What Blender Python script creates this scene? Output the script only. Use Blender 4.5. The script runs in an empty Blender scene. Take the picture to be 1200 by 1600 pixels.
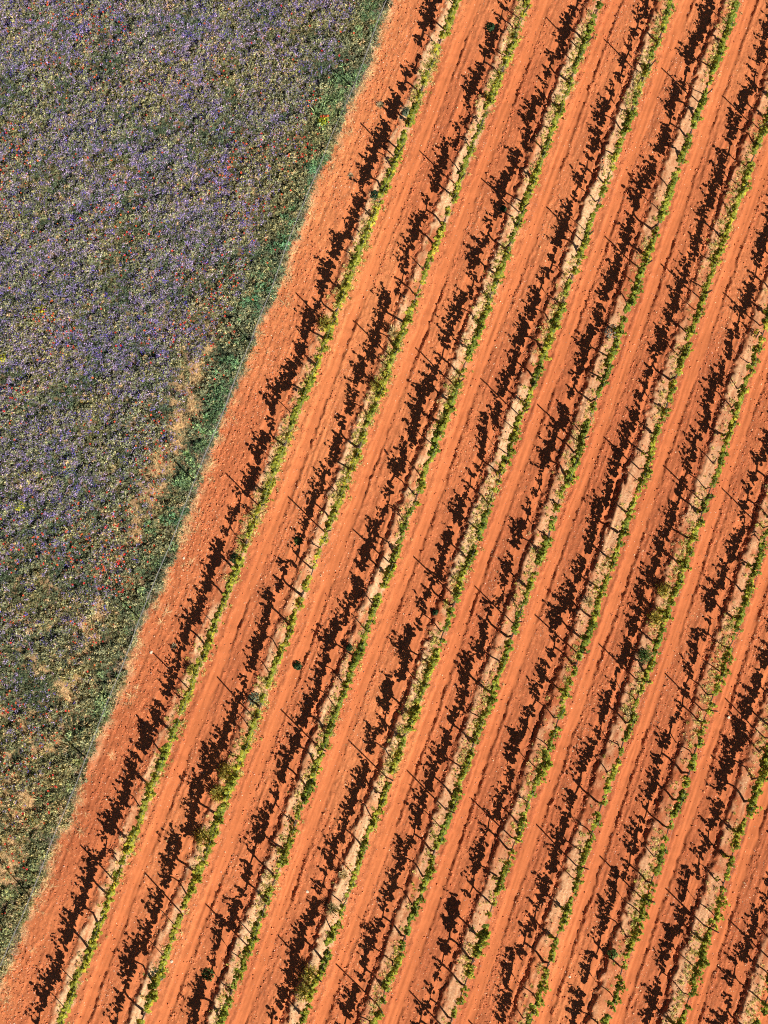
import bpy, math, random
import numpy as np
from mathutils import Matrix, Vector

# ------------------------------------------------------------------ camera, sky, sun, exposure
SC = bpy.context.scene
F_PX, CX, CY = 3233.0, 600.0, 800.0                 # lens in pixels of the 1200 x 1600 photograph
CAM = np.array([-11.50143088, -5.08673076, 76.97760554])
RW = np.array([[0.9890683536794239, 0.0, 0.14745776259619003],
               [-0.009722900702140802, -0.9978237978312077, 0.06521605387971205],
               [0.14713686469342294, -0.065936852227758, -0.9869159409830629]])
SX, SY = 0.04775605163261737, -0.11310252719449378  # the hillside: z = SX x + SY y
SUN_DIR = np.array([0.45224563, -0.47247685, 0.75646515])

cd = bpy.data.cameras.new('camera')
cd.sensor_fit = 'VERTICAL'; cd.sensor_height = 24.0; cd.lens = 24.0 * F_PX / 1600.0
cd.clip_start = 1.0; cd.clip_end = 2000.0
cam = bpy.data.objects.new('camera', cd); SC.collection.objects.link(cam)
cam.matrix_world = Matrix([[RW[0, 0], -RW[0, 1], -RW[0, 2], CAM[0]],
                           [RW[1, 0], -RW[1, 1], -RW[1, 2], CAM[1]],
                           [RW[2, 0], -RW[2, 1], -RW[2, 2], CAM[2]], [0, 0, 0, 1]])
SC.camera = cam

elev = math.asin(SUN_DIR[2]); az = math.atan2(SUN_DIR[0], SUN_DIR[1])
wd = bpy.data.worlds.new('World'); SC.world = wd; wd.use_nodes = True
wt = wd.node_tree; wt.nodes.clear()
sky = wt.nodes.new('ShaderNodeTexSky'); sky.sky_type = 'NISHITA'; sky.sun_disc = False
sky.sun_elevation = elev; sky.sun_rotation = az; sky.altitude = 300; sky.air_density = 0.4; sky.dust_density = 0.2
bg = wt.nodes.new('ShaderNodeBackground'); bg.inputs['Strength'].default_value = 0.05
wo = wt.nodes.new('ShaderNodeOutputWorld')
wt.links.new(sky.outputs[0], bg.inputs[0]); wt.links.new(bg.outputs[0], wo.inputs[0])
sl = bpy.data.lights.new('sun', 'SUN'); sl.energy = 5.0; sl.angle = math.radians(0.5); sl.color = (1.0, 0.95, 0.87)
so = bpy.data.objects.new('sun', sl); SC.collection.objects.link(so)
so.rotation_euler = Vector(SUN_DIR).to_track_quat('Z', 'Y').to_euler(); so.location = tuple(SUN_DIR * 60)
vs = SC.view_settings
vs.view_transform = 'Standard'; vs.look = 'None'; vs.gamma = 1.0; vs.use_curve_mapping = False; vs.exposure = 0.52
SC.cycles.max_bounces = 3; SC.cycles.diffuse_bounces = 2; SC.cycles.transmission_bounces = 2; SC.cycles.use_denoising = False
SC.cycles.use_adaptive_sampling = True; SC.cycles.adaptive_threshold = 0.03; SC.cycles.adaptive_min_samples = 16
SC.cycles.pixel_filter_type = 'BLACKMAN_HARRIS'; SC.cycles.filter_width = 1.1

# ------------------------------------------------------------------ helpers
rng = np.random.default_rng(7); random.seed(7)
COL = SC.collection.objects

def gxy(px, py):
    """Ground point (x, y) under a pixel of the photograph."""
    px = np.asarray(px, float); py = np.asarray(py, float)
    r = np.stack([(px - CX) / F_PX, (py - CY) / F_PX, np.ones_like(px)], -1) @ RW.T
    k = (SX * CAM[0] + SY * CAM[1] - CAM[2]) / (r[..., 2] - SX * r[..., 0] - SY * r[..., 1])
    p = CAM + r * k[..., None]
    return p[..., 0], p[..., 1]

def to_px(x, y, z):
    v = (np.stack([x, y, z], -1) - CAM) @ RW
    return v[..., 0] / v[..., 2] * F_PX + CX, v[..., 1] / v[..., 2] * F_PX + CY

def hash2(ix, iy, seed):
    h = (ix.astype(np.int64) * 374761393 + iy.astype(np.int64) * 668265263 + seed * 974634777) & 0xFFFFFFFF
    h = ((h ^ (h >> 13)) * 1274126177) & 0xFFFFFFFF
    h = ((h ^ (h >> 16)) * 2246822519) & 0xFFFFFFFF
    return ((h ^ (h >> 15)) & 0xFFFFFF) / float(0xFFFFFF)

def vn(x, y, seed=0):
    x0 = np.floor(x); y0 = np.floor(y); fx = x - x0; fy = y - y0
    fx = fx * fx * (3 - 2 * fx); fy = fy * fy * (3 - 2 * fy)
    a = hash2(x0, y0, seed); b = hash2(x0 + 1, y0, seed); c = hash2(x0, y0 + 1, seed); d = hash2(x0 + 1, y0 + 1, seed)
    return (a * (1 - fx) + b * fx) * (1 - fy) + (c * (1 - fx) + d * fx) * fy

def fbm(x, y, seed=0, oct=4):
    s = 0.0; w = 0.5; t = 0.0
    for k in range(oct):
        s = s + w * vn(x * 2 ** k + 17.3 * k, y * 2 ** k - 9.1 * k, seed + k); t += w; w *= 0.55
    return s / t

def ss(a, b, x):
    t = np.clip((x - a) / (b - a), 0, 1); return t * t * (3 - 2 * t)

# ------------------------------------------------------------------ the planting grid
E_S = np.array([-2.7288, -6.8425]); STEP = float(np.hypot(*E_S)); D = E_S / STEP       # down the rows
Rr = np.array([-D[1], D[0]]); Rr = Rr if Rr[0] > 0 else -Rr                             # across, away from the meadow
A_I = np.array([2.3452, -1.1118]); ORG = np.array([6.122, -0.755])                       # lattice: i = 5, j = 2.5
T_SP = float(A_I @ Rr)
POSTS = {1: [(618, 248), (510, 508), (406, 793), (296, 1076), (179, 1375)],
         2: [(811, 32), (712.5, 291), (610, 558), (504, 829), (396, 1120), (286, 1426)],
         3: [(907, 81), (810, 332), (706, 602), (606, 877), (494, 1166), (391, 1480)],
         4: [(1000, 118), (907, 376), (809, 648), (701, 927), (603, 1212), (499, 1527)],
         5: [(1089, 160), (996, 419), (900, 690), (800, 974), (692, 1264), (591, 1570)],
         6: [(1184, 201), (1094, 467), (1002, 734), (900, 1020), (797, 1307), (685, 1600)],
         7: [(1187.5, 510), (1091, 781), (995, 1066), (899, 1350)],
         8: [(1190, 825), (1096, 1110), (999, 1400)], 9: [(1191, 1152), (1099, 1444)], 10: [(1199, 1497)]}
J0 = {1: 1, 2: 0, 3: 0, 4: 0, 5: 0, 6: 0, 7: 1, 8: 2, 9: 3, 10: 4}
NROW = 16
row_t = {}; post_s = {}
for i in range(1, NROW + 1):
    base = ORG + A_I * (i - 5)
    t0 = float(base @ Rr); res = []
    for j in range(-3, 11):
        p = base + E_S * (j - 2.5)
        post_s[(i, j)] = float(p @ D)
    if i in POSTS:
        for k, (px, py) in enumerate(POSTS[i]):
            x, y = gxy(px, py); j = J0[i] + k
            res.append(float(x) * Rr[0] + float(y) * Rr[1] - t0)
            post_s[(i, j)] = 0.3 * post_s[(i, j)] + 0.7 * (float(x) * D[0] + float(y) * D[1])
    row_t[i] = t0 + (float(np.mean(res)) if res else 0.0)
ROWS = np.array([row_t[i] for i in range(1, NROW + 1)])

def ts(x, y): return x * Rr[0] + y * Rr[1], x * D[0] + y * D[1]
def xy(t, s): return t * Rr[0] + s * D[0], t * Rr[1] + s * D[1]

EDGE_PX = [(640, -80), (612, 0), (590, 50), (572, 112), (550, 150), (532, 187), (515, 250), (492, 287), (467, 350), (452, 395), (430, 462),
           (405, 505), (395, 542), (380, 575), (357, 637), (330, 700), (307, 762), (285, 815), (270, 875), (250, 920), (227, 962),
           (200, 1037), (175, 1100), (150, 1160), (135, 1200), (110, 1267), (72, 1357), (45, 1420), (15, 1495), (0, 1525), (-30, 1600)]
ex, ey = gxy([p[0] for p in EDGE_PX], [p[1] for p in EDGE_PX]); et, es = ts(ex, ey)
def edge_d(t, s):
    """Metres inside the meadow (negative on the vineyard side)."""
    e = np.interp(s, es, et) + (vn(s * 1.3, s * 0 + 3.3, 5) - 0.5) * 0.16 + (vn(s * 4.1, s * 0 + 1.3, 6) - 0.5) * 0.16
    return e - t

def row_u(t):
    k = np.clip(np.searchsorted(ROWS, t), 1, len(ROWS) - 1)
    lo = ROWS[k - 1]; hi = ROWS[k]
    near = np.where(t - lo < hi - t, k - 1, k)
    u = t - ROWS[near]
    return u, near + 1

def relief(t, s):
    """Height above the bare slope and the soil masks: pale crust, tilth roughness, meadow, wheel track."""
    t = np.asarray(t, float); s = np.asarray(s, float)
    u, i = row_u(t)
    e = edge_d(t, s); mead = ss(-0.15, 0.25, e)
    wob = (vn(s * 0.5, i * 7.7, 11) - 0.5) * 0.10 + (vn(s * 3.3, i * 3.1, 12) - 0.5) * 0.07 + (vn(s * 7.0, i * 5.1 + t * 6, 13) - 0.5) * 0.16 + (vn(s * 15.0, i * 2.1 + t * 13, 17) - 0.5) * 0.12
    v = u + wob
    strength = np.where(i <= 1, 0.42, np.where(i == 2, 0.62, 1.0)) * (0.45 + 0.45 * vn(s * 0.25, i * 13.1, 14) + 0.35 * vn(s * 1.7, i * 4.7, 16))
    berm = ss(-0.48, -0.29, v) * (1 - ss(0.12, 0.50, v)) * (0.145 + 0.03 * vn(s * 2, t * 2, 15))
    furrow = -0.055 * np.exp(-((v + 0.50) / 0.09) ** 2)
    z = (berm + furrow) * strength
    # wheel tracks either side of the row, each with a broken lip
    w1 = (vn(s * 0.16, i * 4.4, 21) - 0.5) * 0.16 + (vn(s * 6, i * 2.2 + t * 5, 22) - 0.5) * 0.09
    b1 = (0.25 + 0.75 * ss(0.30, 0.62, vn(s * 0.5, i * 9.9, 23))) * (0.4 + 0.9 * vn(s * 4.5, i * 2.9, 26))
    q = u - w1
    trk = ss(0.50, 0.60, q) * (1 - ss(0.93, 1.0, q))
    z = z - 0.055 * trk * b1
    lip = np.exp(-((q - 1.03) / 0.055) ** 2) * 0.035 * b1 + np.exp(-((q - 0.47) / 0.05) ** 2) * 0.015
    lip2 = ss(1.19, 1.23, q) * (1 - ss(1.23, 1.36, q)) * 0.030 * ss(0.35, 0.7, vn(s * 0.8, i * 6.6, 24))
    w2 = (vn(s * 0.16, i * 8.4, 25) - 0.5) * 0.14
    q2 = u - w2
    trk2 = ss(-1.05, -0.96, q2) * (1 - ss(-0.66, -0.58, q2))
    z = z + lip + lip2 - 0.028 * trk2
    rough = np.clip(0.35 + 1.0 * np.exp(-((v + 0.47) / 0.11) ** 2) + 0.6 * np.exp(-((v - 0.38) / 0.14) ** 2)
                    + 0.8 * np.exp(-((q - 1.02) / 0.07) ** 2) + 0.35 * ((u > 1.05) | (u < -1.05)) - 0.28 * trk - 0.28 * trk2, 0.05, 1.5)
    inside = (t > ROWS[0] - 1.15) * 1.0
    z = z * inside
    rough = np.where(inside > 0, rough, 0.95)
    # the open strip along the fence: faint old tracks
    ve = -e
    z = z + (1 - inside) * (1 - mead) * 0.0
    n = (fbm(t * 3.1, s * 2.2, 31, 3) - 0.5) * 0.035 + (fbm(t * 9, s * 0.5, 37, 2) - 0.5) * 0.045 * (1 - mead) + (vn(t * 11, s * 7, 34) - 0.5) * 0.034 * rough + (vn(t * 25, s * 13, 35) - 0.5) * 0.046 * rough
    z = z + n * (1 - 0.3 * mead) + mead * ((fbm(t * 0.9, s * 0.9, 36, 3) - 0.5) * 0.16)
    pale = ss(-0.40, -0.30, v) * (1 - ss(0.06, 0.24, v)) * ss(0.15, 0.75, vn(s * 0.4, i * 3.7, 41) * 0.6 + vn(s * 3.0, t * 6, 42) * 0.5) * np.where(i <= 4, 0.9, 0.55) * inside
    edgep = np.exp(-((ve - 0.06) / 0.2) ** 2) * ss(0.3, 0.8, vn(t * 4.0, s * 3.0, 43)) * 0.55
    pale = np.clip(np.maximum(pale, edgep), 0, 1)
    track = np.clip(trk + 0.8 * trk2, 0, 1) * inside
    return z, pale, rough, mead, track

def lane_mask(t, s, e):
    """Broken lane of bare sandy ground between the fence weeds and the meadow."""
    x, y = xy(t, s)
    m = np.exp(-((e - 1.4 - 0.35 * vn(s * .3, s * 0, 81)) / 0.5) ** 2) * ss(11, 2, y) * ss(.36, .60, fbm(t * 1.9, s * 1.9, 82, 3)) * 1.25
    thin = ss(.56, .70, fbm(t * 1.5 + 9, s * 1.5, 84, 3)) * ss(6, -12, y) * ss(.4, 1.0, e) * .8
    return np.clip(np.maximum(m, thin), 0, 1)

def gz(t, s): 
    z = relief(np.array([t], float), np.array([s], float))[0][0]
    x, y = xy(t, s); return SX * x + SY * y + float(z)

# ------------------------------------------------------------------ materials
def nodes(name):
    m = bpy.data.materials.new(name); m.use_nodes = True; nt = m.node_tree
    b = nt.nodes['Principled BSDF']; b.inputs['Specular IOR Level'].default_value = 0.15
    return m, nt, b

def ramp(nt, src, stops):
    r = nt.nodes.new('ShaderNodeValToRGB'); e = r.color_ramp.elements
    e[0].position, e[0].color = stops[0][0], (*stops[0][1], 1); e[1].position, e[1].color = stops[-1][0], (*stops[-1][1], 1)
    for p, c in stops[1:-1]:
        k = e.new(p); k.color = (*c, 1)
    nt.links.new(src, r.inputs[0]); return r.outputs[0]

def mixc(nt, fac, a, b, mode='MIX'):
    m = nt.nodes.new('ShaderNodeMix'); m.data_type = 'RGBA'; m.blend_type = mode
    for sock, v in ((m.inputs[0], fac), (m.inputs[6], a), (m.inputs[7], b)):
        if isinstance(v, (int, float)): sock.default_value = v
        elif isinstance(v, tuple): sock.default_value = (*v, 1)
        else: nt.links.new(v, sock)
    return m.outputs[2]

def noise(nt, scale, detail=3.0, rough=0.6):
    n = nt.nodes.new('ShaderNodeTexNoise'); n.inputs['Scale'].default_value = scale
    n.inputs['Detail'].default_value = detail; n.inputs['Roughness'].default_value = rough
    g = nt.nodes.new('ShaderNodeNewGeometry'); nt.links.new(g.outputs['Position'], n.inputs['Vector']); return n.outputs['Fac']

def attr(nt, name, kind='GEOMETRY'):
    a = nt.nodes.new('ShaderNodeAttribute'); a.attribute_name = name; a.attribute_type = kind; return a

def soil_material():
    m, nt, b = nodes('red_soil'); b.inputs['Roughness'].default_value = 0.95
    big = ramp(nt, attr(nt, 'tone').outputs['Fac'], [(0.25, (0.375, 0.107, 0.041)), (0.5, (0.450, 0.138, 0.052)), (0.8, (0.540, 0.186, 0.068))])
    mid = ramp(nt, noise(nt, 3.1, 2), [(0.3, (0.84, 0.82, 0.82)), (0.7, (1.12, 1.13, 1.13))])
    fn = noise(nt, 15, 4, 0.8)
    fine = ramp(nt, fn, [(0.28, (0.60, 0.54, 0.56)), (0.45, (0.96, 0.96, 0.96)), (0.58, (1.06, 1.06, 1.06)), (0.70, (1.6, 2.1, 2.4))])
    c = mixc(nt, 1.0, big, mid, 'MULTIPLY'); c = mixc(nt, 0.9, c, fine, 'MULTIPLY')
    c = mixc(nt, attr(nt, 'track').outputs['Fac'], c, mixc(nt, 0.6, c, (0.60, 0.178, 0.062)))
    pale = ramp(nt, fn, [(0.32, (0.50, 0.225, 0.105)), (0.5, (0.70, 0.43, 0.225)), (0.66, (0.82, 0.61, 0.36))])
    c = mixc(nt, attr(nt, 'pale').outputs['Fac'], c, pale)
    md = ramp(nt, fn, [(0.3, (0.10, 0.065, 0.035)), (0.7, (0.24, 0.16, 0.085))])  # dark meadow soil, with the deep shade of plant gaps in its colour
    c = mixc(nt, attr(nt, 'mead').outputs['Fac'], c, md)
    sand = ramp(nt, fn, [(0.32, (0.34, 0.18, 0.085)), (0.66, (0.66, 0.43, 0.23))])
    c = mixc(nt, attr(nt, 'sand').outputs['Fac'], c, sand)
    nt.links.new(c, b.inputs['Base Color'])
    return m

def flat_material(name, col, rough=0.8, var=0.3, scale=20, metal=0.0):
    m, nt, b = nodes(name); b.inputs['Roughness'].default_value = rough; b.inputs['Metallic'].default_value = metal
    lo = tuple(c * (1 - var) for c in col); hi = tuple(min(1, c * (1 + var)) for c in col)
    nt.links.new(ramp(nt, noise(nt, scale, 4), [(0.3, lo), (0.7, hi)]), b.inputs['Base Color']); return m

def leaf_material(name, src, transl=0.35):
    """Leaf with light passing through; colour from the object or the scattered plant's own tint."""
    m, nt, b = nodes(name); b.inputs['Roughness'].default_value = 0.55
    if src == 'OBJECT':
        o = nt.nodes.new('ShaderNodeObjectInfo'); c = o.outputs['Color']
    else:
        c = attr(nt, 'col', 'INSTANCER').outputs['Color']
    g = nt.nodes.new('ShaderNodeNewGeometry')
    v = ramp(nt, g.outputs['Random Per Island'], [(0.0, (0.40, 0.50, 0.5)), (0.55, (1.0, 1.0, 1.0)), (1.0, (1.9, 1.6, 1.3))])
    c = mixc(nt, 1.0, c, v, 'MULTIPLY')
    nt.links.new(c, b.inputs['Base Color'])
    tr = nt.nodes.new('ShaderNodeBsdfTranslucent'); nt.links.new(mixc(nt, 1.0, c, (1.15, 1.15, 0.75), 'MULTIPLY'), tr.inputs[0])
    mx = nt.nodes.new('ShaderNodeMixShader'); mx.inputs[0].default_value = transl
    out = nt.nodes['Material Output']
    nt.links.new(b.outputs[0], mx.inputs[1]); nt.links.new(tr.outputs[0], mx.inputs[2]); nt.links.new(mx.outputs[0], out.inputs[0])
    return m

def clod_material():
    m, nt, b = nodes('soil_clod'); b.inputs['Roughness'].default_value = 0.95
    nt.links.new(attr(nt, 'col', 'INSTANCER').outputs['Color'], b.inputs['Base Color']); return m

M_SOIL = soil_material()
M_VINE = leaf_material('vine_leaf', 'OBJECT', 0.35)
M_WEED = leaf_material('weed_leaf', 'OBJECT', 0.25)
M_PLANT = leaf_material('meadow_plant', 'INSTANCER', 0.25)
M_CLOD = clod_material()
M_BARK = flat_material('vine_bark', (0.075, 0.045, 0.03), 0.95, 0.4, 60)
M_POST = flat_material('weathered_post', (0.085, 0.072, 0.062), 0.6, 0.35, 8)
M_WIRE = flat_material('galvanised_wire', (0.42, 0.41, 0.41), 0.5, 0.15, 5, 0.3)
M_FPOST = flat_material('fence_post_steel', (0.16, 0.15, 0.15), 0.6, 0.3, 8, 0.3)
M_STONE = flat_material('pale_stone', (0.62, 0.50, 0.36), 0.9, 0.2, 25)

# ------------------------------------------------------------------ mesh building
def mesh_np(name, V, Fc, mat=None, smooth=False):
    """Mesh from vertex array and a list/array of faces (all tris or all quads per array)."""
    me = bpy.data.meshes.new(name)
    if isinstance(Fc, np.ndarray): Fc = [Fc]
    Fc = [f for f in Fc if len(f)]
    nl = sum(f.size for f in Fc); npol = sum(len(f) for f in Fc)
    me.vertices.add(len(V)); me.vertices.foreach_set('co', np.ascontiguousarray(V, np.float32).ravel())
    me.loops.add(nl); me.polygons.add(npol)
    me.loops.foreach_set('vertex_index', np.concatenate([f.ravel() for f in Fc]).astype(np.int32))
    tot = np.concatenate([np.full(len(f), f.shape[1]) for f in Fc]); st = np.concatenate([[0], np.cumsum(tot)[:-1]])
    me.polygons.foreach_set('loop_start', st.astype(np.int32))
    me.update(calc_edges=True)
    if smooth: me.polygons.foreach_set('use_smooth', np.ones(npol, bool))
    if mat: me.materials.append(mat)
    return me

class MB:
    def __init__(self): self.v = []; self.f = []
    def quad_strip(self, rings, close=True, cap=True):
        n = len(rings[0]); b = len(self.v)
        for r in rings: self.v.extend(r)
        for k in range(len(rings) - 1):
            for q in range(n if close else n - 1):
                a = b + k * n + q; c = b + k * n + (q + 1) % n
                self.f.append((a, c, c + n, a + n))
        if cap:
            self.f.append(tuple(b + q for q in reversed(range(n)))); self.f.append(tuple(b + (len(rings) - 1) * n + q for q in range(n)))
    def tube(self, pts, rad, n=6):
        rings = []
        for k, p in enumerate(pts):
            p = Vector(p); a = Vector(pts[max(0, k - 1)]); c = Vector(pts[min(len(pts) - 1, k + 1)]); d = (c - a).normalized()
            x = d.cross(Vector((0.31, 0.17, 0.93))).normalized()
            if x.length < 0.5: x = d.cross(Vector((1, 0, 0))).normalized()
            y = d.cross(x); r = rad[k] if hasattr(rad, '__len__') else rad
            rings.append([tuple(p + (x * math.cos(2 * math.pi * q / n) + y * math.sin(2 * math.pi * q / n)) * r) for q in range(n)])
        self.quad_strip(rings)
    def leaf(self, p, n, size, rot):
        """A lobed leaf of five points folded on its midrib."""
        n = Vector(n).normalized(); x = n.cross(Vector((math.cos(rot), math.sin(rot), 0.2))).normalized(); y = n.cross(x); p = Vector(p)
        o = [(0, -0.25, 0), (0.48, -0.30, -0.10), (0.56, 0.18, -0.14), (0, 0.62, 0.03), (-0.56, 0.18, -0.14), (-0.48, -0.30, -0.10)]
        b = len(self.v)
        self.v.extend(tuple(p + (x * a + y * c + n * d) * size) for a, c, d in o)
        self.f.append((b, b + 1, b + 2, b + 3)); self.f.append((b, b + 3, b + 4, b + 5))
    def blade(self, p, d, L, w, droop):
        """A grass blade of two quads, bending over."""
        p = Vector(p); d = Vector(d).normalized(); sd = d.cross(Vector((0, 0, 1)))
        sd = sd.normalized() if sd.length > 1e-3 else Vector((1, 0, 0)); b = len(self.v)
        m = p + d * L * 0.55; e = p + d * L - Vector((0, 0, droop * L))
        self.v.extend([tuple(p - sd * w * .5), tuple(p + sd * w * .5), tuple(m + sd * w * .5), tuple(m - sd * w * .5), tuple(e)])
        self.f.append((b, b + 1, b + 2, b + 3)); self.f.append((b + 3, b + 2, b + 4))
    def mesh(self, name, mat, smooth=False):
        me = bpy.data.meshes.new(name); me.from_pydata(self.v, [], self.f); me.update()
        if smooth: me.polygons.foreach_set('use_smooth', [True] * len(me.polygons))
        me.materials.append(mat); return me

def link(name, me, parent=None, loc=None):
    o = bpy.data.objects.new(name, me); COL.link(o)
    if parent is not None: o.parent = parent
    if loc is not None: o.location = loc
    return o

def tag(o, label=None, cat=None, group=None, kind=None):
    if label: o['label'] = label
    if cat: o['category'] = cat
    if group: o['group'] = group
    if kind: o['kind'] = kind
    return o

ORD = ['zeroth', 'first', 'second', 'third', 'fourth', 'fifth', 'sixth', 'seventh', 'eighth', 'ninth', 'tenth', 'eleventh', 'twelfth', 'thirteenth',
       'fourteenth', 'fifteenth', 'sixteenth', 'seventeenth', 'eighteenth', 'nineteenth']
def ordinal(n):
    if n < 20: return ORD[n]
    tens = {2: 'twent', 3: 'thirt', 4: 'fort', 5: 'fift'}[n // 10]
    return tens + 'ieth' if n % 10 == 0 else tens + 'y-' + ORD[n % 10]

# ------------------------------------------------------------------ ground: one sheet, fine where the photo looks
cx_, cy_ = gxy([0, 1200, 1200, 0], [0, 0, 1600, 1600]); ct, cs = ts(cx_, cy_)
def axis(lo, hi, step, far):
    a = list(np.arange(lo, hi, step)); g = step; x = a[-1]; r = []
    while x < hi + far: g *= 1.35; x += g; r.append(x)
    g = step; x = lo; l = []
    while x > lo - far: g *= 1.35; x -= g; l.append(x)
    return np.array(l[::-1] + a + r)
te0 = float(et.min()) 
meadow_t = np.arange(ct.min() - 3, ROWS[0] - 3.0, 0.14)
T_ax = axis(ROWS[0] - 3.0, min(ct.max() + 2.0, ROWS[-1] - 1.3), 0.036, 220)
T_ax = np.concatenate([T_ax[T_ax < meadow_t[0] - 0.3], meadow_t, T_ax[T_ax >= ROWS[0] - 3.0]])
S_ax = axis(cs.min() - 2.5, cs.max() + 2.5, 0.072, 220)
TT, SS = np.meshgrid(T_ax, S_ax)
X, Y = xy(TT, SS)
z, pale, rough_, mead, track = relief(TT, SS)
fade = 1 - ss(15, 40, np.abs(X)) * 1.0
Z = SX * X + SY * Y + z * fade
nT, nS = len(T_ax), len(S_ax)
idx = np.arange(nT * nS).reshape(nS, nT)
quads = np.stack([idx[:-1, :-1], idx[1:, :-1], idx[1:, 1:], idx[:-1, 1:]], -1).reshape(-1, 4)
me = mesh_np('ground', np.stack([X, Y, Z], -1).reshape(-1, 3), quads, M_SOIL, smooth=False)
tone = fbm(TT * .3, SS * .14, 51, 4) + 0.010 * (ROWS[3] - TT)
sand = lane_mask(TT, SS, edge_d(TT, SS)) * mead
for nm, val in (('pale', pale), ('mead', mead), ('track', track), ('tone', tone), ('sand', sand)):
    a = me.attributes.new(nm, 'FLOAT', 'POINT'); a.data.foreach_set('value', val.astype(np.float32).ravel())
ground = tag(link('ground', me), 'red tilled soil of the vineyard running into the sandy meadow ground', 'ground', kind='structure')
print('ground quads', len(quads), nT, nS)

# ------------------------------------------------------------------ scattering (geometry nodes instances on points)
def scatter(name, P, rot, scl, col, var, sources, label, cat):
    me = bpy.data.meshes.new(name); me.vertices.add(len(P)); me.vertices.foreach_set('co', P.astype(np.float32).ravel())
    def put(n, typ, key, val):
        a = me.attributes.new(n, typ, 'POINT'); a.data.foreach_set(key, val.ravel())
    put('rot', 'FLOAT_VECTOR', 'vector', rot.astype(np.float32)); put('scl', 'FLOAT_VECTOR', 'vector', scl.astype(np.float32))
    put('col', 'FLOAT_COLOR', 'color', np.concatenate([col, np.ones((len(col), 1))], 1).astype(np.float32)); put('var', 'INT', 'value', var.astype(np.int32))
    me.materials.append(sources[0].materials[0])
    o = link(name, me)
    ng = bpy.data.node_groups.new(name, 'GeometryNodeTree')
    ng.interface.new_socket('Geometry', in_out='INPUT', socket_type='NodeSocketGeometry')
    ng.interface.new_socket('Geometry', in_out='OUTPUT', socket_type='NodeSocketGeometry')
    N = ng.nodes; L = ng.links; gi = N.new('NodeGroupInput'); go = N.new('NodeGroupOutput'); jn = N.new('GeometryNodeJoinGeometry')
    def named(n, t):
        a = N.new('GeometryNodeInputNamedAttribute'); a.data_type = t; a.inputs['Name'].default_value = n
        return [x for x in a.outputs if x.enabled and x.name == 'Attribute'][0]
    r = named('rot', 'FLOAT_VECTOR'); sc_ = named('scl', 'FLOAT_VECTOR'); vi = named('var', 'INT')
    for k, src in enumerate(sources):
        so_ = bpy.data.objects.new(name + '_source', src)
        oi = N.new('GeometryNodeObjectInfo'); oi.inputs['Object'].default_value = so_
        cp = N.new('FunctionNodeCompare'); cp.data_type = 'INT'; cp.operation = 'EQUAL'
        ii = [x for x in cp.inputs if x.enabled and x.type == 'INT']
        L.new(vi, ii[0]); ii[1].default_value = k
        ip = N.new('GeometryNodeInstanceOnPoints')
        L.new(gi.outputs[0], ip.inputs['Points']); L.new(cp.outputs[0], ip.inputs['Selection']); L.new(oi.outputs['Geometry'], ip.inputs['Instance'])
        L.new(r, ip.inputs['Rotation']); L.new(sc_, ip.inputs['Scale']); L.new(ip.outputs[0], jn.inputs[0])
    L.new(jn.outputs[0], go.inputs[0])
    md = o.modifiers.new('scatter', 'NODES'); md.node_group = ng
    return tag(o, label, cat, kind='stuff')

def ground_pts(t, s, lift=0.0):
    z = relief(t, s)[0]; x, y = xy(t, s)
    return np.stack([x, y, SX * x + SY * y + z + lift], -1)

def in_view(t, s, m=90):
    x, y = xy(t, s); px, py = to_px(x, y, SX * x + SY * y)
    return (px > -m) & (px < 1200 + m) & (py > -m) & (py < 1600 + m)

# clods and pebbles -------------------------------------------------
def rock(seed, flat=0.6):
    r = np.random.default_rng(seed); import bmesh
    bm = bmesh.new(); bmesh.ops.create_icosphere(bm, subdivisions=1, radius=0.5)
    for v in bm.verts:
        v.co *= 0.7 + 0.5 * r.random(); v.co.z *= flat
    m = bpy.data.meshes.new('rock'); bm.to_mesh(m); bm.free(); return m
clods = [rock(k) for k in range(4)]
for m in clods: m.materials.append(M_CLOD)

def scatter_soil(name, n_try, weight, size, colfn, label, cat):
    t = rng.uniform(ct.min() - 2, min(ct.max() + 2, ROWS[-1] - 1.3), n_try); s = rng.uniform(cs.min() - 2, cs.max() + 2, n_try)
    k = in_view(t, s, 60) & (edge_d(t, s) < 0.1); t = t[k]; s = s[k]
    rg = relief(t, s)[2]; k = rng.random(len(t)) < weight(t, s, rg); t = t[k]; s = s[k]; n = len(t)
    sz = size(n, t, s); P = ground_pts(t, s, 0.0); P[:, 2] += sz * 0.06
    scatter(name, P, rng.uniform(0, 6.28, (n, 3)), np.stack([sz, sz * rng.uniform(.7, 1, n), sz * rng.uniform(.6, 1, n)], -1), colfn(n), rng.integers(0, 4, n), clods, label, cat)
    print(name, n)

scatter_soil('soil_clods', 2000000, lambda t, s, r: np.clip(0.035 + 0.5 * np.clip(r - 0.55, 0, 1) ** 1.2, 0, 0.6) * (0.4 + 1.2 * ss(.3, .7, fbm(t * .6, s * .3, 61, 3))),
             lambda n, t, s: 0.020 + 0.085 * rng.random(n) ** 4,
             lambda n: np.array([0.60, 0.19, 0.08]) * rng.uniform(0.6, 1.5, (n, 1)),
             'crumbly red soil clods strewn along the furrows and wheel ruts', 'soil clods')
scatter_soil('pebbles', 900000, lambda t, s, r: 0.05 + 0.10 * (t < ROWS[0] - .9) + 0.22 * ss(.42, .72, fbm(t * .5, s * .35, 71, 3)) * (r > 0.3),
             lambda n, t, s: 0.016 + 0.05 * rng.random(n) ** 3.5,
             lambda n: np.array([0.76, 0.48, 0.30]) * rng.uniform(0.7, 1.2, (n, 1)) + rng.uniform(-.05, .05, (n, 3)),
             'small pale pebbles scattered over the red aisles', 'pebbles')

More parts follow.
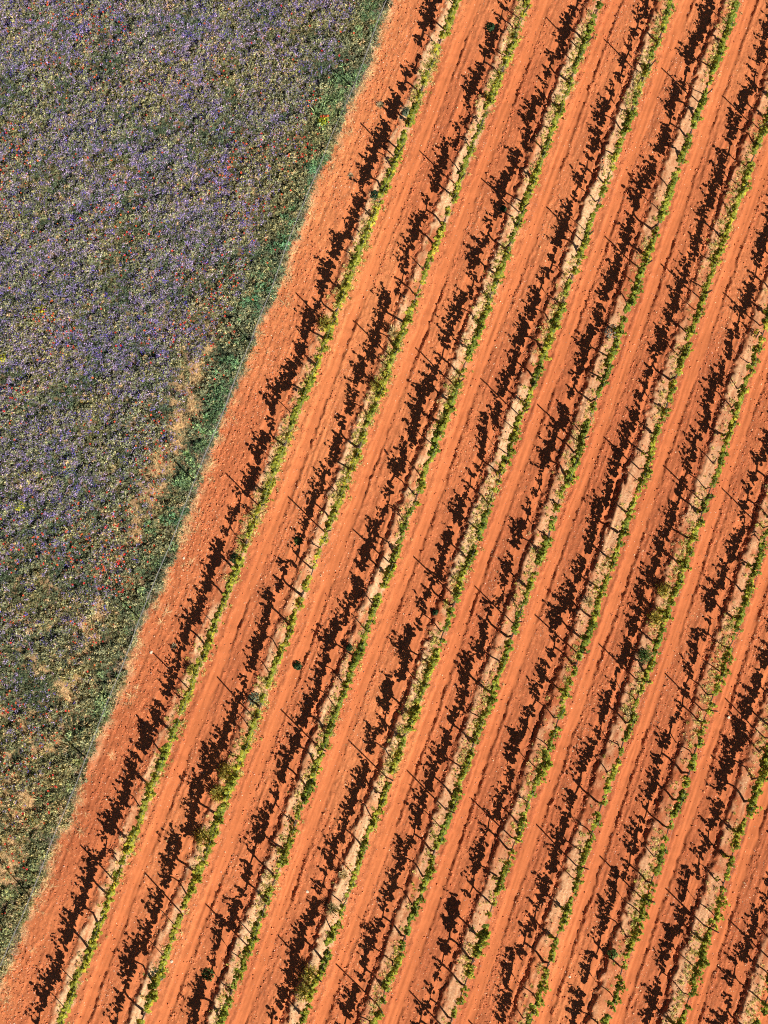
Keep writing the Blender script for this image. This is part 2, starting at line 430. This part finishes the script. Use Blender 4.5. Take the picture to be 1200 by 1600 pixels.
# ------------------------------------------------------------------ grapevines
def make_vine(seed, dens):
    r = random.Random(seed)
    H = r.uniform(0.66, 0.78)
    tb = MB(); bx, by = r.uniform(-.17, .17), r.uniform(-.10, .10); th = r.uniform(.55, 1.35)
    pts = [(0, 0, -0.06), (bx * .6 + r.uniform(-.02, .02), by * .5, H * .3), (bx * 1.2, by, H * .62), (bx * .6, by * .6, H * .9), (0, 0, H + 0.02)]
    tb.tube(pts, [0.040 * th, 0.031 * th, 0.027 * th, 0.029 * th, 0.034 * th], 7)
    cb = MB(); La, Lb = r.uniform(.42, .56), r.uniform(.42, .56)
    cb.tube([(-La, r.uniform(-.03, .03), H + .05), (-La * .5, r.uniform(-.02, .02), H + r.uniform(.0, .06)), (0, 0, H), (Lb * .5, r.uniform(-.02, .02), H + r.uniform(0, .06)), (Lb, r.uniform(-.03, .03), H + .04)],
            [0.012, 0.02, 0.028, 0.02, 0.012], 6)
    fb = MB(); ns = max(6, int(r.uniform(10, 13) * min(1, dens + .15)))
    gap = r.uniform(-.5, .5)
    if r.random() < .35:                                            # leaves sprouting low on the trunk
        zs_ = r.uniform(.15, .5)
        for q in range(r.randint(8, 22)):
            a = r.uniform(0, 6.283); d = r.uniform(.02, .13)
            fb.leaf((bx + math.cos(a) * d, by + math.sin(a) * d, zs_ + r.uniform(-.12, .14)), (math.cos(a), math.sin(a), r.uniform(.3, 1)), r.uniform(.06, .11), r.uniform(0, 6.28))
    for k in range(ns):
        x0 = -La + (La + Lb) * (k + .5 + r.uniform(-.35, .35)) / ns
        if dens < 0.75 and abs(x0 - gap) < 0.13: continue
        hh = r.choice((r.uniform(.15, .4), r.uniform(.35, .66))) * (0.75 + .35 * dens); lx, ly = r.uniform(-.13, .13), r.uniform(-.17, .17)
        p0 = Vector((x0, r.uniform(-.02, .02), H + .02)); p2 = p0 + Vector((lx, ly, hh)); pm = p0 + Vector((lx * .3, ly * .2, hh * .5))
        fb.tube([p0, pm, p2], [0.007, 0.006, 0.004], 4)
        nl = int(r.uniform(13, 18) * dens)
        for q in range(nl):
            u = (q + r.random()) / nl
            c = p0.lerp(pm, u * 2) if u < .5 else pm.lerp(p2, u * 2 - 1)
            a = r.uniform(0, 6.283); d = r.uniform(.02, .14) * (1.15 - .7 * u)
            c = c + Vector((math.cos(a) * d, math.sin(a) * d * .85, r.uniform(-.05, .05)))
            fb.leaf(c, (math.cos(a) * r.uniform(.1, .9), math.sin(a) * r.uniform(.1, .9), r.uniform(.25, 1)), r.uniform(.078, .155) * (1.12 - .45 * u), r.uniform(0, 6.28))
    return tb.mesh('vine_trunk', M_BARK, True), cb.mesh('vine_cordon', M_BARK, True), fb.mesh('vine_foliage', M_VINE)

NV = 26
DENS = [0.6 + 0.6 * ((k * 0.618) % 1.0) for k in range(NV)]
VINES = [make_vine(100 + k, DENS[k]) for k in range(NV)]
ROW_ANG = math.atan2(D[1], D[0])

def vine_spots():
    out = []
    for i in range(1, NROW + 1):
        for j in range(-3, 9):
            s0 = post_s[(i, j)]; s1 = post_s[(i, j + 1)]
            for m in range(7):
                s = s0 + (s1 - s0) * (m + 0.5 + rng.uniform(-.14, .14)) / 7
                t = row_t[i] + rng.uniform(-.035, .035)
                out.append((i, t, s))
    return out
def visible(t, s, hs=(0.0, 0.7, 1.3), m=6):
    x, y = xy(t, s)
    for h in hs:
        px, py = to_px(np.array(x), np.array(y), np.array(SX * x + SY * y + h))
        if -m < px < 1200 + m and -m < py < 1600 + m: return True
    return False

seen = {}; margin = []
for i, t, s in vine_spots():
    if edge_d(np.array(t), np.array(s)) > -0.6: continue
    if visible(t, s, hs=(0.85, 1.1)): seen.setdefault(i, []).append((t, s))
    elif in_view(t, s, 130): margin.append((i, t, s))
nv = 0
for i in sorted(seen):
    for k, (t, s) in enumerate(sorted(seen[i], key=lambda q: q[1]), 1):
        vi = int(rng.integers(0, NV)); dens = DENS[vi]
        big = rng.uniform(.9, 1.12)
        x, y = xy(t, s)
        root = bpy.data.objects.new('grapevine', None); COL.link(root); root.empty_display_size = .1
        root.location = (x, y, gz(t, s)); root.rotation_euler = (0, 0, ROW_ANG + (math.pi if rng.random() < .5 else 0) + rng.uniform(-.06, .06))
        root.scale = (big, big * rng.uniform(.9, 1.15), big * rng.uniform(.90, 1.08) * (1.0 - 0.004 * y))
        look = 'sparse' if dens < .7 else ('leafy' if dens < .95 else 'dense bushy')
        tag(root, f'{look} grapevine, {ordinal(k)} from the upper end of the {ordinal(i)} row from the meadow', 'grapevine', 'grapevines trained in rows on the red soil')
        f = rng.random() ** 1.2; yel = 0.25 * (i <= 2) + rng.uniform(0.15, .7)
        col = np.array([0.165, 0.230, 0.030]) * (1 - yel) + np.array([0.40, 0.385, 0.045]) * yel
        col = col * (0.85 + 0.35 * f)
        for nm, me_ in zip(('trunk', 'cordon', 'foliage'), VINES[vi]):
            c = link(nm, me_, root); c.color = (*col, 1)
        nv += 1
print('vines', nv, 'margin', len(margin))
# the same rows going on outside the picture
if margin:
    class Acc: pass
    n = len(margin); t = np.array([m[1] for m in margin]); s = np.array([m[2] for m in margin])
    P = ground_pts(t, s); rot = np.zeros((n, 3)); rot[:, 2] = ROW_ANG + (rng.random(n) < .5) * math.pi
    mats = leaf_material('vine_leaf_beyond', 'INSTANCER', 0.35)
    src = []
    for k in range(6):
        a, b_, c = VINES[k]
        mv = []; mf = []; mi = []
        for q, mm in enumerate((c, a, b_)):
            off = len(mv); mv += [v.co[:] for v in mm.vertices]; mf += [tuple(off + w for w in p.vertices) for p in mm.polygons]; mi += [min(q, 1)] * len(mm.polygons)
        m2 = bpy.data.meshes.new('vine_whole'); m2.from_pydata(mv, [], mf); m2.materials.append(mats); m2.materials.append(M_BARK)
        m2.polygons.foreach_set('material_index', mi); m2.update(); src.append(m2)
    col = np.array([0.21, 0.27, 0.034]) * rng.uniform(.8, 1.3, (n, 1))
    scatter('grapevines_beyond', P, rot, np.ones((n, 3)) * rng.uniform(.9, 1.1, (n, 1)), col, rng.integers(0, 6, n), src, 'grapevine rows carrying on past the edges of the picture', 'grapevines')

# ------------------------------------------------------------------ trellis of each row: posts and wires
def post_mesh():
    """Steel T-section post with a slightly bent foot and a notched head."""
    b = MB(); h = 1.88
    prof = [(-.026, -.006), (.026, -.006), (.026, .004), (.006, .004), (.006, .034), (-.006, .034), (-.006, .004), (-.026, .004)]
    b.quad_strip([[(x, y, zz) for x, y in prof] for zz in (-0.15, 0.6, 1.2, h)])
    return b.mesh('trellis_post', M_POST)
PM = post_mesh()
for i in range(1, 12):
    js = [j for j in range(-2, 8) if in_view(np.array(row_t[i]), np.array(post_s[(i, j)]), 140)]
    if not js: continue
    o0 = (row_t[i], post_s[(i, js[0])]); x, y = xy(*o0)
    root = bpy.data.objects.new('vine_trellis', None); COL.link(root); root.location = (x, y, gz(*o0)); root.empty_display_size = .2
    tag(root, f'thin dark posts and wires holding up the {ordinal(i)} vine row from the meadow', 'trellis', 'trellises of posts and wires along the vine rows')
    base = Vector(root.location); tops = []
    for j in js:
        s = post_s[(i, j)]; x, y = xy(row_t[i], s); zz = gz(row_t[i], s)
        p = link('post', PM, root, Vector((x, y, zz)) - base)
        p.rotation_euler = (rng.normal(0, .022), rng.normal(0, .022), ROW_ANG + rng.uniform(-.2, .2)); p.scale = (1, 1, rng.uniform(.95, 1.05))
        tops.append(Vector((x, y, zz)) - base)
    for hw in (0.80, 1.22):
        w = MB(); w.tube([p + Vector((0, 0.004, hw)) for p in tops] if len(tops) > 1 else [tops[0] + Vector((0, 0, hw)), tops[0] + Vector((0.3, 0.8, hw))], 0.0022, 4)
        link('wire', w.mesh('wire', M_WIRE), root)

# ------------------------------------------------------------------ wire fence along the meadow
fe = [(640, -70), (560, 140), (482, 318), (392, 536), (306, 754), (222, 968), (138, 1185), (52, 1402), (-30, 1600)]
fx, fy = gxy([p[0] for p in fe], [p[1] for p in fe]); ft, fs = ts(fx, fy); ft = np.interp(fs, es, et) - 0.16
root = bpy.data.objects.new('wire_fence', None); COL.link(root)
x0, y0 = xy(ft[0], fs[0]); root.location = (x0, y0, gz(ft[0], fs[0])); base = Vector(root.location)
tag(root, 'sagging grey wire mesh fence on thin posts between meadow and vineyard', 'fence')
fpb = MB(); prof = [(-.022, -.022), (.022, -.022), (.022, -.014), (-.014, -.014), (-.014, .022), (-.022, .022)]
fpb.quad_strip([[(x, y, zz) for x, y in prof] for zz in (-.15, .6, 1.38)]); FPM = fpb.mesh('fence_post', M_FPOST)
feet = []
for t, s in zip(ft, fs):
    x, y = xy(t, s); p = Vector((x, y, gz(t, s))) - base; feet.append(p)
    o = link('post', FPM, root, p); o.rotation_euler = (rng.normal(0, .03), rng.normal(0, .03), rng.uniform(0, 3))
def along(k, u, h):
    a, c = feet[k], feet[k + 1]; sag = -0.05 * 4 * u * (1 - u) * (h / 1.2)
    return a.lerp(c, u) + Vector((0, 0, h + sag)) + Vector((0.03, 0.012, 0)) * math.sin(u * 9 + k)
for h in (0.08, 0.45, 0.85, 1.22):
    w = MB(); w.tube([along(k, u / 6, h) for k in range(len(feet) - 1) for u in range(6)] + [feet[-1] + Vector((0, 0, h))], 0.0034, 4)
    link('wire', w.mesh('fence_wire', M_WIRE), root)
for k in range(len(feet) - 1):
    w = MB(); n = int((feet[k + 1] - feet[k]).length / 0.14)
    for q in range(n):
        w.tube([along(k, q / n, 0.06), along(k, (q + .5) / n, 0.6), along(k, q / n, 1.22)], 0.0024, 3)
    tag(link('mesh_panel', w.mesh('mesh_panel', M_WIRE), root), kind='stuff')

# ------------------------------------------------------------------ meadow
def tuft(seed, n, h, spread, w, droop=.3, mat=M_PLANT):
    r = random.Random(seed); b = MB()
    for k in range(n):
        a = r.uniform(0, 6.283); tilt = r.uniform(.15, 1.0) * spread
        b.blade((math.cos(a) * r.uniform(0, .05), math.sin(a) * r.uniform(0, .05), -0.01), (math.cos(a) * tilt, math.sin(a) * tilt, 1), h * r.uniform(.55, 1.1), w * r.uniform(.7, 1.3), r.uniform(0, droop))
    return b.mesh('tuft', mat)
def leafy(seed, n, h, rad, size, mat=M_PLANT):
    r = random.Random(seed); b = MB()
    for k in range(n):
        a = r.uniform(0, 6.283); d = rad * math.sqrt(r.random()); zz = h * (r.uniform(.25, 1)) * (1 - .5 * (d / rad) ** 2)
        b.leaf((math.cos(a) * d, math.sin(a) * d, zz), (r.uniform(-.7, .7), r.uniform(-.7, .7), r.uniform(.3, 1)), size * r.uniform(.6, 1.3), r.uniform(0, 6.28))
    return b.mesh('leafy', mat)
def poppy(seed):
    r = random.Random(seed); b = MB()
    for k in range(5):
        a = k * 1.257 + r.uniform(-.2, .2)
        b.leaf((math.cos(a) * .022, math.sin(a) * .022, .30), (-math.cos(a) * .55, -math.sin(a) * .55, 1), .052, a + 1.57)
    return b.mesh('poppy', M_PLANT)
G_SRC = [tuft(1, 26, .24, 1.0, .022), tuft(2, 30, .20, 1.3, .018), leafy(3, 30, .20, .13, .045), leafy(4, 26, .24, .11, .04)]
F_SRC = [leafy(11, 16, .31, .09, .030), leafy(12, 20, .34, .11, .026), leafy(13, 13, .29, .08, .034)]
P_SRC = [poppy(21), poppy(22)]
S_SRC = [tuft(31, 40, .46, .9, .026, .35), tuft(32, 46, .40, 1.2, .03, .4), leafy(33, 60, .40, .20, .06), leafy(34, 55, .45, .18, .05)]
D_SRC = [tuft(41, 22, .42, 1.5, .008, .6), tuft(42, 18, .35, 2.0, .007, .5)]

def mpts(n, lo=0.0, hi=99.0, m=110):
    t = rng.uniform(ct.min() - 3, et.max() + 1, n); s = rng.uniform(cs.min() - 3, cs.max() + 3, n)
    e = edge_d(t, s); k = (e > lo) & (e < hi) & in_view(t, s, m); return t[k], s[k], e[k]
def put(name, t, s, sz, col, nvar, src, label, cat, zs=None, lift=0.0):
    n = len(t); rot = np.zeros((n, 3)); rot[:, :2] = rng.normal(0, .2, (n, 2)) + np.array([.12, .18]); rot[:, 2] = rng.uniform(0, 6.28, n)
    zs = sz if zs is None else zs
    scatter(name, ground_pts(t, s, lift), rot, np.stack([sz, sz, zs], -1), np.clip(col, 0.003, 1), rng.integers(0, nvar, n), src, label, cat); print(name, n)

def bare(t, s, e):
    """Thin patches where the sandy ground shows: a broken lane beside the weed strip, wider lower down, and some in the meadow."""
    spots = ss(.60, .74, fbm(t * .8, s * .8, 83, 3)) * .4
    return np.clip(lane_mask(t, s, e) * .88 + spots, 0, .9)
# green growth of the meadow
t, s, e = mpts(130000); k = rng.random(len(t)) > bare(t, s, e); t, s, e = t[k], s[k], e[k]
x, y = xy(t, s); n = len(t); mixn = fbm(t * .45, s * .45, 91, 3)[:, None]; lo_ = ss(0, -16, y)[:, None]
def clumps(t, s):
    """Clump field of the meadow, drawn out along one direction: 0 low dark gaps, 1 tall tufts coloured as sunlit."""
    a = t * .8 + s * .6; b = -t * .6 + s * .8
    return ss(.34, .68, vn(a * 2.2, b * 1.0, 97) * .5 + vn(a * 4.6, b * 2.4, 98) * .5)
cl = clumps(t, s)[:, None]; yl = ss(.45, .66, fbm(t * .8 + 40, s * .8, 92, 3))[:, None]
col = np.array([0.115, 0.160, 0.095]) * (1 - cl) + np.array([0.32, 0.325, 0.19]) * cl  # sunlit warmth of the tall clumps is painted into the grass colour
col = col * (1 - .3 * yl) + np.array([0.42, 0.35, 0.14]) * .3 * yl
col = col * (1 - .55 * lo_) + (np.array([0.17, 0.19, 0.075]) * (1 - cl) + np.array([0.46, 0.38, 0.17]) * cl) * .55 * lo_
col = col * rng.uniform(.4, 1.7, (n, 1))
dry = rng.random(n) < .03 + .05 * yl[:, 0] + .06 * lo_[:, 0]; col[dry] = np.array([.62, .45, .26]) * rng.uniform(.7, 1.2, (dry.sum(), 1))
cl = cl[:, 0]
put('meadow_grass', t, s, rng.uniform(.65, 1.1, n) * (.75 + .5 * cl), col, 4, G_SRC, 'grey green grasses and herbs filling the wildflower meadow', 'grass', zs=rng.uniform(.6, 1.1, n) * (.6 + 1.0 * cl))
# purple and lilac flowers
t, s, e = mpts(120000, 1.0); x, y = xy(t, s)
w = (0.12 + .95 * ss(-13, 13, y)) * (0.40 + 1.0 * ss(.36, .64, fbm(t * .55, s * .55, 95, 4))) * ss(1.0, 1.8, e) * (1 - .8 * bare(t, s, e)) * (.45 + .75 * clumps(t, s))
k = rng.random(len(t)) < w * 1.25; t, s = t[k], s[k]; n = len(t)
hue = np.clip(rng.random((n, 1)) * .7 + .5 * (vn(t * .9, s * .9, 96)[:, None] - .3), 0, 1)
col = np.array([0.27, 0.22, 0.55]) * (1 - hue) + np.array([0.52, 0.42, 0.60]) * hue
deep = rng.random(n) < .10; col[deep] = np.array([.12, .09, .55])
col *= rng.uniform(.6, 1.6, (n, 1))
cl = clumps(t, s)
put('purple_flowers', t, s, rng.uniform(.6, 1.1, n), col, 3, F_SRC, 'lilac and violet wildflowers spread through the meadow', 'flowers', zs=rng.uniform(.75, 1.05, n) * (.7 + .95 * cl))
# poppies
t, s, e = mpts(60000, .6); x, y = xy(t, s)
w = .05 + .55 * ss(.55, .72, fbm(t * .5, s * .5, 101, 3)) + .35 * np.exp(-((e - 1.9) / .7) ** 2) * 1.4 * ss(-8, 0, y) * ss(16, 8, y) * ss(.25, .6, vn(t * .8, s * .8, 102)) * 1.5
k = rng.random(len(t)) < w * .5; t, s = t[k], s[k]; n = len(t)
o_ = rng.random((n, 1)); col = np.array([.60, .035, .04]) * (1 - o_) + np.array([.62, .17, .05]) * o_; col *= rng.uniform(.45, 1.15, (n, 1))
put('red_poppies', t, s, rng.uniform(.35, .9, n), col, 2, P_SRC, 'small red and orange poppies dotted over the meadow', 'poppies', lift=.02, zs=rng.uniform(.9, 1.5, n))
# yellow and white flowers
t, s, e = mpts(9000, .8); w = ss(.6, .8, fbm(t * .8, s * .8, 111, 2)); k = rng.random(len(t)) < .03 + w * .12; t, s = t[k], s[k]; n = len(t)
wh = rng.random(n) < .5; col = np.where(wh[:, None], np.array([.75, .74, .70]), np.array([.55, .45, .04])) * rng.uniform(.8, 1.1, (n, 1))
put('pale_wildflowers', t, s, rng.uniform(.35, .7, n), col, 3, F_SRC, 'scattered white and yellow wildflowers in the meadow', 'flowers', zs=rng.uniform(.9, 1.2, n))
# tall green weeds along the fence
t, s, e = mpts(42000, .12, 2.3); x, y = xy(t, s)
wid = .85 + .5 * vn(s * .5, s * 0, 121); k = (e < wid) & (rng.random(len(t)) < (.35 + .65 * ss(.28, .55, vn(t * .9, s * .9, 122))) * (1 - .75 * ss(wid - .5, wid, e)) * (1 - bare(t, s, e)) * .58 * (1 - .55 * ss(4, -10, y)))
t, s, e = t[k], s[k], e[k]; n = len(t); x, y = xy(t, s); lo_ = ss(2, -14, y)[:, None]
g_ = vn(t * .7, s * .7, 123)[:, None]
col = (np.array([.13, .29, .16]) * (1 - g_) + np.array([.28, .36, .16]) * g_) * (1 - .6 * lo_) + np.array([.34, .31, .14]) * .6 * lo_
col *= rng.uniform(.45, 1.6, (n, 1))
straw = rng.random(n) < .05 + .10 * lo_[:, 0]; col[straw] = np.array([.46, .36, .20]) * rng.uniform(.7, 1.2, (straw.sum(), 1))
put('fence_weeds', t, s, rng.uniform(.55, 1.1, n), col, 4, S_SRC, 'taller green weeds growing thick along the meadow edge of the fence', 'weeds', zs=rng.uniform(.4, .95, n))
# dry grey grass at the foot of the fence
t, s, e = mpts(150000, -.7, 3.2); k = rng.random(len(t)) < np.where(e > .8, lane_mask(t, s, e) * .5, np.exp(-((e - .08) / .24) ** 2) * .6 * ss(.2, .6, vn(t * 1.5, s * 1.5, 126) + .15) + .05 * ss(.45, .7, vn(t * 2, s * 2, 127))); t, s, e = t[k], s[k], e[k]; n = len(t)
col = np.where((e[:, None] > 0.02) & (e[:, None] < .8), np.array([.38, .33, .28]), np.array([.62, .48, .27])) * rng.uniform(.6, 1.3, (n, 1))
put('dry_grass', t, s, rng.uniform(.4, 1.0, n), col, 2, D_SRC, 'dry greyish grass and straw along the foot of the fence', 'grass', zs=rng.uniform(.25, .7, n))
# low weeds on the planted ridges
tt_, ss_ = [], []
for i in range(1, 12):
    n = 4200; s = rng.uniform(cs.min(), cs.max(), n); t = row_t[i] + rng.normal(.02, .15, n)
    d = (1.0 if i <= 2 else .7 if i <= 4 else .45) * ss(.36, .70, fbm(s * .35, s * 0 + i * 5, 131, 3)) + .06
    k = (rng.random(n) < d) & in_view(t, s, 60) & (edge_d(t, s) < -.6); tt_.append(t[k]); ss_.append(s[k])
t = np.concatenate(tt_); s = np.concatenate(ss_); n = len(t); h_ = rng.random((n, 1))
col = np.array([.30, .31, .06]) * h_ + np.array([.55, .42, .20]) * (1 - h_)
put('ridge_weeds', t, s, rng.uniform(.25, .7, n), col * rng.uniform(.7, 1.3, (n, 1)) * 1.35, 4, G_SRC, 'low yellowish weeds sprouting on the planted ridges under the vines', 'weeds')

# ------------------------------------------------------------------ single weeds, tufts and stones
def clump(kind, seed, r_, h):
    rr = random.Random(seed); b = MB()
    if kind in ('bush', 'dry'):
        for k in range(230 if kind == 'bush' else 170):
            a = rr.uniform(0, 6.283); d = rr.random(); tl = rr.uniform(.05, .9)
            b.blade((math.cos(a) * d * r_ * .55, math.sin(a) * d * r_ * .55, -.02), (math.cos(a) * tl, math.sin(a) * tl, 1), h * rr.uniform(.4, .95), .016, rr.uniform(.05, .4))
    if kind in ('leaf', 'bush'):
        for k in range(110 if kind == 'leaf' else 60):
            a = rr.uniform(0, 6.283); d = math.sqrt(rr.random()) * r_
            b.leaf((math.cos(a) * d, math.sin(a) * d, h * rr.uniform(.1, 1) * (1 - .7 * (d / r_) ** 2)), (math.cos(a) * .6, math.sin(a) * .6, rr.uniform(.3, 1)), rr.uniform(.04, .075), rr.uniform(0, 6.28))
    return b.mesh('weed_clump', M_WEED)
OLIVE, DRYC, DARK, GREY, MIDG = (.40, .34, .07), (.55, .43, .22), (.025, .06, .022), (.16, .20, .13), (.09, .15, .04)
CLUMPS = [
    ('weed_clump', 'bush', 508, 507, .36, .50, OLIVE, 'olive bushy weed clump in the first row, second post down'),
    ('weed_clump', 'dry', 614, 520, .30, .40, DRYC, 'straw coloured weed clump in the second row just above the third post'),
    ('weed_clump', 'bush', 590, 603, .34, .45, OLIVE, 'olive weed clump in the second row just below the third post'),
    ('weed_clump', 'bush', 354, 1206, .38, .60, OLIVE, 'tall olive weed clump in the second row, upper of three near the bottom'),
    ('weed_clump', 'bush', 340, 1240, .34, .55, OLIVE, 'olive weed clump in the second row, middle of three near the bottom'),
    ('weed_clump', 'bush', 316, 1306, .38, .55, OLIVE, 'olive brown weed clump in the second row, lowest of three near the bottom'),
    ('weed_clump', 'bush', 482, 1522, .40, .65, OLIVE, 'large olive weed clump at the foot of the fourth row by the bottom post'),
    ('weed_clump', 'bush', 474, 1548, .36, .60, OLIVE, 'olive weed clump touching the large one at the lower end of the fourth row'),
    ('weed_clump', 'bush', 1034, 922, .32, .50, OLIVE, 'olive weed clump in the seventh row, upper one of a pair above a post'),
    ('weed_clump', 'bush', 1021, 966, .34, .50, OLIVE, 'olive weed clump in the seventh row, lower one of a pair above a post'),
    ('weed_clump', 'bush', 1006, 1026, .32, .42, MIDG, 'green weed clump in the seventh row right above a post'),
    ('weed_clump', 'dry', 985, 1118, .34, .35, DRYC, 'straw coloured weed clump in the seventh row below the post'),
    ('weed_clump', 'leaf', 367, 873, .19, .30, DARK, 'round dark green weed left of the first vine row'),
    ('weed_clump', 'leaf', 465, 1040, .16, .24, DARK, 'round dark green weed alone in the aisle between second and third rows'),
    ('weed_clump', 'leaf', 585, 306, .20, .25, (.05, .10, .05), 'blue green weed left of the first row below its top post'),
    ('weed_clump', 'leaf', 634, 176, .18, .20, GREY, 'grey green weed left of the first row near its top'),
    ('weed_clump', 'leaf', 766, 42, .18, .24, DARK, 'dark green weed in the aisle left of the second row at the top'),
    ('weed_clump', 'leaf', 787, 326, .12, .16, DARK, 'small dark weed left of the third row by its second post'),
    ('weed_clump', 'leaf', 680, 958, .12, .18, DARK, 'small dark green weed left of the fourth row below its middle post'),
    ('weed_clump', 'leaf', 545, 1012, .13, .22, DARK, 'small dark weed at the left side of the third row'),
    ('weed_clump', 'leaf', 955, 520, .30, .18, (.26, .27, .22), 'whitish grey low weed in the fifth row'),
    ('weed_clump', 'bush', 300, 1047, .22, .34, OLIVE, 'small olive weed clump in the first row above its fourth post'),
    ('weed_clump', 'leaf', 396, 1092, .24, .20, GREY, 'grey green weed in the second row above its fifth post'),
    ('weed_clump', 'dry', 535, 1366, .26, .25, DRYC, 'pale dry weed clump at the left of the fourth row'),
    ('weed_clump', 'dry', 518, 1420, .30, .34, (.26, .22, .09), 'brownish grass clump in the fourth row, second clump above the bottom post'),
    ('weed_clump', 'leaf', 325, 1138 + 385, .24, .26, MIDG, 'green weed at the lower end of the third row'),
    ('weed_clump', 'leaf', 244, 1524, .26, .22, GREY, 'grey green weed in the second row near the bottom edge'),
    ('weed_clump', 'leaf', 955, 1490, .20, .20, MIDG, 'green weed left of the eighth row near the bottom edge'),
    ('weed_clump', 'dry', 918, 940, .24, .30, DRYC, 'straw weed clump in the sixth row just above a post'),
    ('weed_clump', 'dry', 1010, 745, .24, .26, DRYC, 'pale dry weed clump in the sixth row right at a post'),
    ('weed_clump', 'leaf', 465, 845, .16, .14, MIDG, 'low green weed in the second row just below a post'),
    ('dry_grass_tuft', 'dry', 594, 165, .16, .22, (.5, .42, .26), 'pale straw tuft on the bare strip left of the first row'),
    ('dry_grass_tuft', 'dry', 548, 274, .12, .16, (.55, .48, .33), 'pale straw tuft on the bare strip beside the green fence weeds'),
    ('dry_grass_tuft', 'dry', 272, 1010, .14, .16, (.48, .40, .26), 'pale straw tuft left of the first row, halfway down'),
]
for q, (nm, kind, px, py, r_, h, c, lab) in enumerate(CLUMPS):
    x, y = gxy(px, py); t, s = ts(float(x), float(y))
    o = link(nm, clump(kind, 500 + q, r_, h), None, (float(x), float(y), gz(t, s))); o.color = (*c, 1)
    tag(o, lab, 'weed' if nm == 'weed_clump' else 'dry grass', 'weed clumps in the vineyard' if nm == 'weed_clump' else 'straw tufts on the bare strip')
for px, py, c, h, lab in [(64, 487, (.50, .48, .03), .5, 'bright yellow flowering plant in the left part of the meadow'),
                          (3, 560, (.50, .48, .03), .5, 'bright yellow flowering plant at the left edge of the picture'),
                          (30, 790, (.45, .45, .04), .35, 'small yellow flowering plant low in the left of the meadow'),
                          (505, 190, (.42, .46, .04), .45, 'yellow green plant in the weed strip near the top')]:
    x, y = gxy(px, py); t, s = ts(float(x), float(y))
    o = link('yellow_plant', clump('leaf', 900 + px, .24, h), None, (float(x), float(y), gz(t, s))); o.color = (*c, 1)
    tag(o, lab, 'plant', 'yellow plants in the meadow')
for px, py, d, lab in [(236, 1019, .13, 'white stone on the bare strip beside the fourth post of the first row'), (480, 1393, .11, 'pale stone in the aisle between the third and fourth rows near the bottom'),
                       (1138, 1121, .11, 'pale yellow stone in the aisle right of the eighth row'), (890, 1526, .10, 'pale stone in the aisle between the seventh and eighth rows at the bottom'),
                       (268, 1502, .12, 'pale stone at the right foot of the second row near the bottom'), (287, 872, .10, 'small pale stone near the fence halfway down')]:
    x, y = gxy(px, py); t, s = ts(float(x), float(y)); m_ = rock(int(px), .7); m_.materials.append(M_STONE)
    o = link('stone', m_, None, (float(x), float(y), gz(t, s) + d * .15)); o.scale = (d * 1.2, d, d * .8); o.rotation_euler[2] = px
    tag(o, lab, 'stone', 'pale stones on the red soil')
